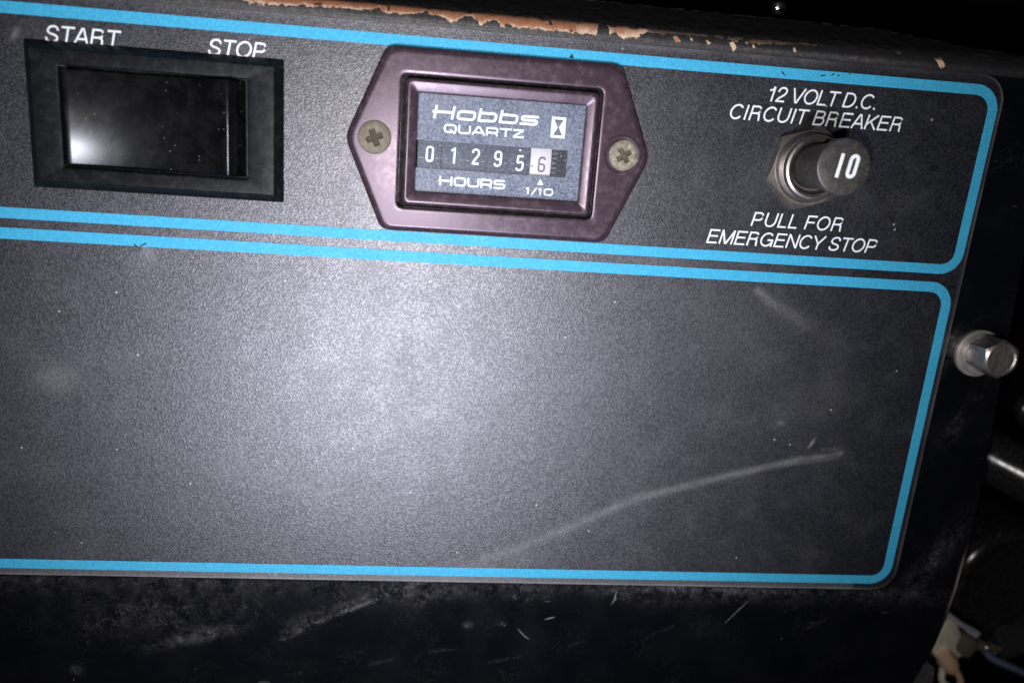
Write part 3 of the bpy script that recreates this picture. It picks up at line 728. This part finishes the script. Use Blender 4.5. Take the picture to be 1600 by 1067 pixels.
# inner edge: rectangle of the groove, resampled to the same count by angle
def rect_at(loop, c, hx, hy, w, r=1.0):
    out = []
    for x, y, _ in loop:
        dx, dy = x - c[0], y - c[1]; k = min(hx / max(abs(dx), 1e-6), hy / max(abs(dy), 1e-6)); out.append((c[0] + dx * k, c[1] + dy * k, w))
    return out
bc = (13.6, -5.85)
def resample_rect(hx, hy, r, w, n=66):
    lp_ = rpoly(ccw_rect(bc, hx, hy), r, 8)
    # cumulative sampling by angle
    out = []
    m = len(lp_)
    for k in range(n):
        th_ = -math.pi + 2 * math.pi * (k + 0.5) / n
        d = Vector((math.cos(th_), math.sin(th_))); best = None
        for i in range(m):
            a = Vector(lp_[i]) - Vector(bc); b = Vector(lp_[(i + 1) % m]) - Vector(bc); e = b - a
            den = d.x * e.y - d.y * e.x
            if abs(den) < 1e-12: continue
            t = (a.x * e.y - a.y * e.x) / den; s = (a.x * d.y - a.y * d.x) / den
            if t > 0 and -1e-6 <= s <= 1 + 1e-6: best = t if best is None else max(best, t)
        out.append((bc[0] + d.x * best, bc[1] + d.y * best, w))
    return out
# flange face built as a ring: outer outline loop to groove rectangle loop (same angular sampling)
def hex_ang(d, w, n=240):
    lp_ = [(x, y) for x, y, _ in hl(d, w)]; out = []; m = len(lp_)
    for k in range(n):
        th_ = -math.pi + 2 * math.pi * (k + 0.5) / n; dv = Vector((math.cos(th_), math.sin(th_))); best = None
        for i in range(m):
            a = Vector(lp_[i]) - Vector(bc); b = Vector(lp_[(i + 1) % m]) - Vector(bc); e = b - a
            den = dv.x * e.y - dv.y * e.x
            if abs(den) < 1e-12: continue
            t = (a.x * e.y - a.y * e.x) / den; s = (a.x * dv.y - a.y * dv.x) / den
            if t > 0 and -1e-6 <= s <= 1 + 1e-6: best = t if best is None else max(best, t)
        out.append((bc[0] + dv.x * best, bc[1] + dv.y * best, w))
    return out
fl = [hex_ang(0, .16), hex_ang(0, 1.1), hex_ang(.1, 1.6), hex_ang(.3, 1.95), hex_ang(.65, 2.25), hex_ang(1.1, 2.4), hex_ang(1.3, 2.42), hex_ang(1.6, 2.42), resample_rect(21.6, 14.3, 1.3, 2.42, 240),
      resample_rect(21.25, 13.95, 1.2, 2.42, 240), resample_rect(21.0, 13.7, 1.1, 2.35, 240), resample_rect(20.85, 13.55, 1.0, 2.1, 240), resample_rect(20.85, 13.55, 1.0, 0.6, 240)]
obj('flange', loft(fl, True), M['plum'], hm, sharp=30, label='six sided plum mounting flange')
gv = loft(frame_loops(bc, [(20.8, 13.5, .9, .75), (19.6, 12.4, .9, .75)], 6), False)
obj('groove', gv, M['groove'], hm, smooth=False)
fr = frame_loops(bc, [(19.95, 12.75, 1.0, .65), (19.95, 12.75, 1.0, 3.2), (19.85, 12.65, 1.0, 3.55), (19.55, 12.35, .95, 3.8), (19.2, 12.0, .9, 3.85), (18.95, 11.75, .8, 3.80), (18.8, 11.55, .75, 3.77),
                      (17.75, 10.35, .4, 3.48), (17.55, 10.1, .35, 3.41), (17.35, 9.9, .25, 3.30), (17.35, 9.9, .25, 1.0)], 6)
frv = loft(fr, False)
obj('frame', frv, M['plum'], hm, sharp=40, label='raised plum frame sloping in to the dial')
lc = (13.85, -5.75)
# face plate with the counter window cut through
wx0, wx1, wy0, wy1 = -3.55, 28.05, -10.95, -5.25
px0, px1, py0, py1 = lc[0] - 17.6, lc[0] + 17.6, lc[1] - 10.2, lc[1] + 10.2
def box(x0, x1, y0, y1, z0, z1):
    V_ = [(x0, y0, z0), (x1, y0, z0), (x1, y1, z0), (x0, y1, z0), (x0, y0, z1), (x1, y0, z1), (x1, y1, z1), (x0, y1, z1)]
    return V_, [(4, 5, 6, 7), (0, 1, 5, 4), (1, 2, 6, 5), (2, 3, 7, 6), (3, 0, 4, 7), (3, 2, 1, 0)]
pl = merge(box(px0, px1, wy1, py1, 1.9, 2.25), box(px0, px1, py0, wy0, 1.9, 2.25), box(wx1, px1, wy0, wy1, 1.9, 2.25))
plate = obj('face_plate', pl, M['plate'], hm, smooth=False)
IW = 2.28
def hshear(cap, s, x0, y0, x1, stroke=.17, sh=.12, font=EXT, sq=1.0):
    adv = sum(font[c][0] for c in s) * cap
    q = (x1 - x0 + 0.12 * cap) / adv
    return text_mesh(font, s, x0 - 0.06 * cap, y0, cap, shear=sh, stroke=stroke, w=IW, squeeze=q)
obj('lettering', hshear(2.65, 'Hobbs', -0.75, -0.72, 21.3, .185, .17), M['ink'], plate, smooth=False)
obj('lettering', hshear(1.72, 'QUARTZ', 1.75, -3.42, 18.6, .20, .0), M['ink'], plate, smooth=False)
obj('lettering', hshear(1.85, 'HOURS', 1.3, -14.2, 15.35, .21, .0), M['ink'], plate, smooth=False)
obj('lettering', hshear(1.45, '1/10', 19.7, -14.9, 25.7, .20, .0), M['ink'], plate, smooth=False)
obj('pointer_mark', ([(22.05, -12.75, IW), (23.4, -12.75, IW), (22.72, -11.5, IW)], [(0, 1, 2)]), M['ink'], plate, smooth=False)
# hourglass emblem: white card with dark hourglass cut out of it
hx, hy, hw, hh = 25.6, -0.72, 1.5, 2.12
ring_o = [(hx - hw, hy - hh), (hx + hw, hy - hh), (hx + hw, hy), (hx + hw, hy + hh), (hx - hw, hy + hh), (hx - hw, hy)]
ring_i = [(hx - 1.0, hy - 1.62), (hx + 1.0, hy - 1.62), (hx + .16, hy), (hx + 1.0, hy + 1.62), (hx - 1.0, hy + 1.62), (hx - .16, hy)]
V_ = lift(ring_o, IW) + lift(ring_i, IW); F_ = [(i, (i + 1) % 6, 6 + (i + 1) % 6, 6 + i) for i in range(6)]
obj('hourglass_mark', (V_, F_), M['ink'], plate, smooth=False)
# number wheels
cav = merge(box(wx0 - .3, wx1 + .3, wy0 - .6, wy1 + .6, -0.2 + 0.5, 0.6))
obj('counter_cavity', cav, M['cavity'], hm, smooth=False)
wr = 7.0; wc_v, wc_w = -8.1, 1.75 - wr
def oncyl(u, v, w):   # v measured along the wheel's rim from the window centre
    a = (v - wc_v) / wr; r = wr + (w)
    return (u, wc_v + r * math.sin(a), wc_w + r * math.cos(a))
digs = '012956'; ucs = [-1.0, 4.0, 8.6, 13.35, 18.05, 22.7]; offs = [0.1, 0.1, .2, .1, -.5, -.45]
for i, (ch, uc, of) in enumerate(zip(digs, ucs, offs)):
    hwid = 2.33; x0, x1 = uc - hwid, uc + hwid
    if i == 5: x0, x1 = 20.35, 24.75
    rows = []
    arcs = [(-4.2 + 8.4 * k / 20) for k in range(21)]
    Vw = []; Fw = []
    for k, s0 in enumerate(arcs):
        for (uu, dw) in ((x0, -.5), (x0, -.05), (x0 + .08, 0), (x1 - .08, 0), (x1, -.05), (x1, -.5)):
            Vw.append(oncyl(uu, wc_v + s0, dw))
        if k:
            for j in range(5): Fw.append(((k - 1) * 6 + j, (k - 1) * 6 + j + 1, k * 6 + j + 1, k * 6 + j))
    wh = obj('number_wheel', (Vw, Fw), M['wheel_white'] if i == 5 else M['wheel'], hm, sharp=40, label='white tenths number wheel' if i == 5 else None)
    cap = 3.3
    tm = text_mesh(DIG, ch, uc - .5 * cap * .25 - .35, wc_v - cap / 2 + of, cap, shear=0.03, stroke=.125, w=0.02, squeeze=.98, fn=oncyl)
    obj('digit', tm, M['digit_dark'] if i == 5 else M['ink'], wh, smooth=False)
    ticks = []
    if i < 5:
        for tx in (-1.75, -1.35, 1.5, 1.85):
            ticks.append(ribbon([(uc + tx - .08, wc_v - .72), (uc + tx + .04, wc_v - .72)], .10, 0.03))
    if i == 4: ticks.append(ribbon([(uc - .25, wc_v + 2.2), (uc + .2, wc_v + 2.2)], .34, 0.03))
    if i == 5: ticks = [ribbon([(20.9, wc_v + 2.9), (20.9, wc_v - .9), (20.5, wc_v - .9)], .22, 0.03)]
    if ticks:
        q = merge(*ticks); q = ([oncyl(*z) for z in q[0]], q[1])
        obj('tick_mark', q, M['cavity'] if i == 5 else M['ink'], wh, smooth=False)
# drive gear to the right of the white wheel
gear = []
for k in range(7):
    gear.append(([oncyl(*q) for q in box(24.95, 25.9, wc_v - 3.4 + k * 1.05, wc_v - 3.0 + k * 1.05, -.9, -.15)[0]], box(0, 1, 0, 1, 0, 1)[1]))
gear.append(([oncyl(*q) for q in box(26.2, 27.7, wc_v - 3.4, wc_v + 3.4, -1.1, -.5)[0]], box(0, 1, 0, 1, 0, 1)[1]))
obj('drive_gear', merge(*gear), M['cavity'], hm, smooth=False)
Lz = loft([lift(rpoly(ccw_rect(lc, 17.3, 9.85), .3, 4), 3.12), lift(rpoly(ccw_rect(lc, 17.3, 9.85), .3, 4), 3.16)], True)
obj('lens', Lz, M['lens'], hm, smooth=False)

# cross-head screws as height fields
PIT = []
def screw_head(c, r, w0, dome, rot, arm=0.55, armw=0.17, depth=0.9, rough=0.0, nr=34, na=96, seed=3, rec=None):
    V_ = [(c[0], c[1], w0 + dome - depth)]; F_ = []; PIT.clear(); PIT.append(1.0)
    for i in range(1, nr + 1):
        t = i / nr; rad = r * t
        for k in range(na):
            a = 2 * math.pi * k / na; x = rad * math.cos(a); y = rad * math.sin(a)
            xr = (x * math.cos(rot) + y * math.sin(rot)) / r; yr = (-x * math.sin(rot) + y * math.cos(rot)) / r
            f1 = max(abs(xr) / arm, abs(yr) / armw); f2 = max(abs(yr) / arm, abs(xr) / armw); f = min(f1, f2, (abs(xr) + abs(yr)) / (armw * 2.1))
            mk = 1 - min(1, max(0, (f - 0.86) / 0.2)); mk = mk * mk * (3 - 2 * mk)
            h = dome * math.sqrt(max(0, 1 - (t * 0.93) ** 4)) if t < .9999 else dome * .3
            h += rough * float(vnoise(np.array([x * 1.0]), np.array([y * 1.0]), .8, seed)[0] - .5)
            V_.append((c[0] + x, c[1] + y, w0 + h - mk * depth)); PIT.append(mk + (0.5 if t > .985 else 0))
    PIT.extend([0.8] * na)
    for k in range(na): V_.append((c[0] + r * 1.0 * math.cos(2 * math.pi * k / na), c[1] + r * math.sin(2 * math.pi * k / na), w0 - .2))
    for k in range(na): F_.append((0, 1 + k, 1 + (k + 1) % na))
    for i in range(nr):
        for k in range(na):
            F_.append((1 + i * na + k, 1 + (i + 1) * na + k, 1 + (i + 1) * na + (k + 1) % na, 1 + i * na + (k + 1) % na))
    return V_, F_
sl = obj('screw', screw_head((-12.35, -5.4), 3.4, 2.40, .80, math.radians(22), arm=.5, armw=.17, depth=.62, rough=.08), M['screw_l'], hm, sharp=None, attrs={'pit': PIT}, label='tarnished brassy screw at the left end of the flange')
sr = obj('screw', screw_head((39.95, -5.4), 3.25, 2.40, 1.15, math.radians(35), arm=.5, armw=.16, depth=.9, rough=.3, seed=8), M['screw_r'], hm, sharp=None, attrs={'pit': PIT}, label='corroded pale screw at the right end of the flange')
ringv = loft([lift(circle((39.6, -5.5), 4.3, 60), 2.425), lift(circle((39.6, -5.5), 4.15, 60), 2.56), lift(circle((39.6, -5.5), 3.7, 60), 2.6), lift(circle((39.6, -5.5), 3.3, 60), 2.45)], False)
obj('washer', ringv, M['plum'], hm)

# ---------------------------------------------------------------- circuit breaker
cb = thing('circuit_breaker', 'pull knob marked 10 standing out of a hex nut', 'circuit breaker', (81.4, -5.3, 0.15))
nc = (81.5, -5.3); ph = math.radians(18)
nl = [lift(hexloop(nc, 9.2, ph, .5), .16), lift(hexloop(nc, 9.35, ph, .5), .5), lift(hexloop(nc, 9.35, ph, .5), 2.0)]
def hexchamf(c, r, ph, rc, w, rad=.5):   # hex clipped by a cone
    out = []
    for x, y in hexloop(c, r, ph, rad, 3):
        d = math.hypot(x - c[0], y - c[1]); k = min(1, rc / d); out.append((c[0] + (x - c[0]) * k, c[1] + (y - c[1]) * k, w))
    return out
nl = [[*l] for l in nl]
def denshex(c, r, ph, w, rc=None, wdrop=0.0):
    base = hexloop(c, r, ph, .4, 3); pts = dens(base, .9); out = []
    for x, y in pts:
        d = math.hypot(x - c[0], y - c[1]); k = 1.0; dw = 0
        if rc and d > rc: k = rc / d
        out.append((c[0] + (x - c[0]) * k, c[1] + (y - c[1]) * k, w))
    return out
def cone_rim(c, r, ph, wtop, rc):
    base = hexloop(c, r, ph, .4, 3); pts = dens(base, .9)
    return [(x, y, wtop - max(0, math.hypot(x - c[0], y - c[1]) - rc) * .8) for x, y in pts]
nutl = [denshex(nc, 9.35, ph, .16), denshex(nc, 9.35, ph, .3), cone_rim(nc, 9.35, ph, 2.5, 8.0), denshex(nc, 9.35, ph, 2.52, 7.95), denshex(nc, 9.35, ph, 2.5, 7.35)]
nn = len(nutl[0])
obj('hex_nut', loft(nutl, True), M['nut'], cb, sharp=28)
def lathe(c, prof, n=64, tilt=0.0, base_w=0.0, cap=True, tiltu=0.0):
    loops = []
    for r, w in prof:
        du = (w - base_w) * tiltu; dv = (w - base_w) * tilt
        loops.append([(c[0] + du + r * math.cos(2 * math.pi * k / n), c[1] + dv + r * math.sin(2 * math.pi * k / n), w - tilt * r * math.sin(2 * math.pi * k / n) - tiltu * r * math.cos(2 * math.pi * k / n)) for k in range(n)])
    return loft(loops, cap)
bp = [(7.6, 2.4), (7.6, 2.9), (7.25, 3.2), (6.9, 3.2)]
w = 3.2
while w < 4.9: bp += [(6.95, w), (7.2, w + .18), (7.2, w + .28), (6.9, w + .46)]; w += .5
bp += [(6.95, 5.0), (6.9, 5.5), (6.6, 5.9), (6.1, 6.05), (5.6, 5.85), (5.25, 5.3), (5.15, 4.0)]
obj('threaded_bushing', lathe((81.3, -5.1), bp), M['bushing'], cb, sharp=35)
tl = 0.05
obj('stem', lathe((81.1, -4.75), [(4.75, 4.0), (4.7, 8), (4.7, 15.4), (4.9, 16.2)], tilt=tl, base_w=5, tiltu=.015), M['knob'], cb)
cap_ = obj('knob_cap', lathe((81.1, -4.75), [(4.6, 16.0), (5.35, 16.1), (5.6, 16.4), (5.68, 16.9), (5.66, 17.6), (5.5, 18.0), (5.2, 18.15), (2.5, 18.2)], tilt=tl, base_w=5, tiltu=.015), M['knob'], cb, sharp=40)
def oncap(u, v, w): return (u, v, 18.235 + (w) - tl * (v + 4.1) - .015 * (u - 81.3))
KN = {'1': (.5, [[(.25, 0), (.25, 1)]]), '0': (.6, [rp([(.32, .07), (.16, .07), (.16, .93), (.46, .93), (.46, .07), (.31, .07)], .15)])}
obj('lettering', text_mesh(KN, '10', 78.75, -6.2, 4.7, shear=.17, stroke=.155, w=0.0, fn=oncap, track=.02), M['knob_ink'], cap_, smooth=False)

# ---------------------------------------------------------------- bolt on the right margin
bo = thing('hex_bolt', 'shiny hex head bolt and washer on the right margin of the panel', 'bolt', (131.2, -45.2, 0))
bcn = (131.2, -45.3)
obj('washer', lathe(bcn, [(5.7, .02), (5.75, .3), (5.75, 1.0), (5.55, 1.25), (3.0, 1.3)], cap=False), M['washer'], bo, sharp=35)
obj('split_washer', lathe((131.25, -45.25), [(4.9, 1.25), (5.0, 1.5), (5.0, 2.3), (4.75, 2.6), (3.0, 2.65)], tiltu=.03), M['washer'], bo, sharp=35)
bh = (130.9, -44.7); ph = math.radians(31)
hl_ = [denshex(bh, 4.45, ph, 2.6, 4.0), denshex(bh, 4.6, ph, 2.9), cone_rim(bh, 4.65, ph, 9.6, 3.75), denshex(bh, 4.65, ph, 9.7, 3.7), denshex(bh, 4.65, ph, 9.72, 3.35), denshex(bh, 4.65, ph, 9.45, 2.9), denshex(bh, 4.65, ph, 9.4, 1.2)]
hd = obj('bolt_head', loft([[(x + (w_ - 3) * .06 * -0.0, y + (w_ - 3) * .05, w_) for x, y, w_ in l] for l in hl_], True), M['bolt'], bo, sharp=28)

# ---------------------------------------------------------------- things in the dark bay behind
bw = obj('bay_wall', ([(-400, -400, -190), (500, -400, -190), (500, 300, -190), (-400, 300, -190)], [(0, 1, 2, 3)]), M['bay'], None, smooth=False)
bw['kind'] = 'structure'; bw['label'] = 'black back wall of the machine bay behind the panel'
def single(name, vf_, mat, label, cat, base, group=None, **k):
    t = thing(name, label, cat, base, group)
    return t
ho = thing('rubber_hose', 'glossy black hose crossing behind the right edge of the panel', 'hose', (185, -90, -55))
hp = catmull([(150.7, -82.2, -88.8), (170.7, -89.2, -69.4), (190.7, -96.2, -50), (210.7, -103.2, -30.6), (230, -110, -12)], 8)
obj('hose_wall', tube(hp, 8.5, 24), M['rubber'], ho)
hs = catmull([(205, -71, -62), (196, -79, -60), (205, -86, -60), (222, -90, -60)], 6)
obj('small_tube', tube([(a + 3, b - 1, c - 4) for a, b, c in hs], 3.2, 12), M['rubber'], ho)
ca = thing('canister', 'round black canister cap in the bay at the lower right', 'canister', (197, -137, -60))
prof_c = [(21, -75), (21, -52), (20.6, -50), (19.6, -48.6), (18.2, -48), (16.5, -48.4), (15.5, -49.5), (14, -50), (2, -50)]
obj('canister_cap', lathe((198, -137), prof_c, 64), M['rubber_m'], ca)
co = thing('corrugated_conduit', 'ribbed black conduit in the bay at the lower right corner', 'conduit', (205, -156, -52))
cpth = [Vector((196 + 34 * t, -158.5 + 9 * t - 4 * t * t, -48 - 4 * t)) for t in [i / 120 for i in range(121)]]
rad = [4.6 + 1.0 * (1 if (i // 3) % 2 else -1) * 0.8 for i in range(121)]
obj('conduit_wall', tube(cpth, 5, 18, radii=rad), M['conduit'], co, sharp=60)
pc = thing('wire_connector', 'grubby cream wire connector hanging below the panel corner', 'wire connector', (168, -150, -36))
def tbox(c, ex, ey, ez, lx, ly, lz, r=.8):
    c = Vector(c); ex = Vector(ex).normalized(); ez = Vector(ez).normalized(); ey = ez.cross(ex).normalized()
    loops = []
    for s, k in ((-1, .86), (-.9, 1), (.9, 1), (1, .86)):
        loops.append([tuple(c + ex * x + ey * y + ez * (s * lz / 2)) for x, y in rpoly([(-lx / 2 * k, -ly / 2 * k), (lx / 2 * k, -ly / 2 * k), (lx / 2 * k, ly / 2 * k), (-lx / 2 * k, ly / 2 * k)], r, 4)])
    return loft(loops, True, True)
obj('connector_body', tbox((168.4, -149.6, -38), (0.5, -0.86, 0), (0, 1, 0), (0.15, 0.1, 1), 15, 10.5, 7, 2.2), M['cream'], pc)
obj('connector_collar', tbox((175.5, -150.6, -38), (0.8, -0.5, 0), (0, 1, 0), (0.1, 0, 1), 8, 6.5, 6, 1.8), M['brown'], pc)
obj('seal', tube([(166.5, -151.5, -33), (169, -154.5, -33), (171.5, -157.6, -33.5)], 2.6, 16, radii=[2.2, 3.0, 2.2]), M['tan'], pc)
tp = catmull([(170.5, -156.5, -34), (174.0, -159.6, -34), (176.8, -164, -35), (178, -172, -36)], 8)
obj('wire', tube(tp, 1.05, 12), M['tan'], pc, label='tan wire leaving the connector')
tp = catmull([(169.5, -158, -35), (169.5, -162.5, -34), (173, -164.8, -33.5), (176, -167, -34)], 8)
obj('wire', tube(tp, 1.0, 12), M['cream'], pc, label='cream wire leaving the connector')
sp_ = thing('spring_clip', 'thin steel clip behind the lower right corner of the panel', 'clip', (167, -139, -30))
obj('clip_arm', tube(catmull([(158, -133, -30), (163.5, -136.2, -30), (168, -139.2, -30), (173, -141.8, -31)], 6), .85, 10), M['steel'], sp_)
obj('clip_end', tbox((173.5, -142.6, -31.5), (.85, -.5, 0), (0, 1, 0), (0, 0, 1), 4.5, 2.2, 2, .5), M['steel'], sp_)
bl = thing('blue_wire', 'slate blue wire with a crimped terminal at the lower right corner', 'wire', (187, -155, -42))
obj('wire', tube(catmull([(187, -155, -42), (191, -159.4, -42), (197, -162.3, -42), (205, -166, -43), (218, -174, -45)], 8), 1.15, 12), M['bluewire'], bl)
obj('terminal', tube([(179, -152.6, -42), (183, -153.6, -42), (186, -154.6, -41.5), (190, -155.6, -42), (193.5, -156.2, -42)], 1.6, 14, radii=[1.5, 2.1, 1.9, 1.6, 1.0]), M['brown'], bl)
obj('solder_tip', lathe((187.2, -154.6), [(1.25, -41), (1.2, -39.9), (.8, -39.3), (.3, -39.1)], 20), M['chrome'], bl)
gb = thing('grey_bracket', 'dark grey bracket under the lower right corner of the panel', 'bracket', (141, -143, -8))
obj('bracket_plate', ([*lift([(128, -175), (150, -175), (146.6, -139.3), (140.5, -135.8), (131, -141)], -9), *lift([(128, -175), (150, -175), (146.6, -139.3), (140.5, -135.8), (131, -141)], -12)],
    [(0, 1, 2, 3, 4), (1, 0, 5, 6), (2, 1, 6, 7), (3, 2, 7, 8), (4, 3, 8, 9)]), M['grey'], gb, smooth=False)
tf = thing('plated_stud', 'small bright stud in the dark above the panel', 'stud', (81.5, 31, -30))
def vlathe(c, prof, n=24):
    return loft([[(c[0] + r * math.cos(2 * math.pi * k / n), v, c[1] + r * math.sin(2 * math.pi * k / n)) for k in range(n)] for r, v in prof], True, True)
obj('stud_cap', vlathe((81.6, -30), [(1.2, 30.2), (1.9, 30.5), (2.1, 31.2), (2.0, 32.2), (1.2, 32.7)]), M['chrome'], tf)
obj('stud_shank', vlathe((81.6, -30), [(1.3, 24), (1.3, 30.4)]), M['rubber'], tf)

# dull cable with a ribbed sleeve crossing low behind the connector
cbl = thing('black_cable', 'thin black cable looping behind the cream connector', 'cable', (186, -142, -66))
obj('cable_wall', tube(catmull([(160, -128, -75), (172, -140, -70), (184, -146, -68), (196, -145, -68), (212, -139, -70)], 8), 1.7, 12), M['rubber'], cbl)
lg = thing('earth_lug', 'small bare metal lug beside the blue wire terminal', 'lug', (196, -161, -46))
obj('lug_plate', tbox((196, -159.8, -48), (.9, -.35, 0), (0, 1, 0), (.2, .3, 1), 6.5, 3.6, .9, 1.2), M['steel'], lg)
obj('lug_bolt', lathe((194.6, -159.2), [(1.7, -48), (1.7, -46.2), (1.3, -45.8)], 6), M['bolt'], lg, sharp=30)
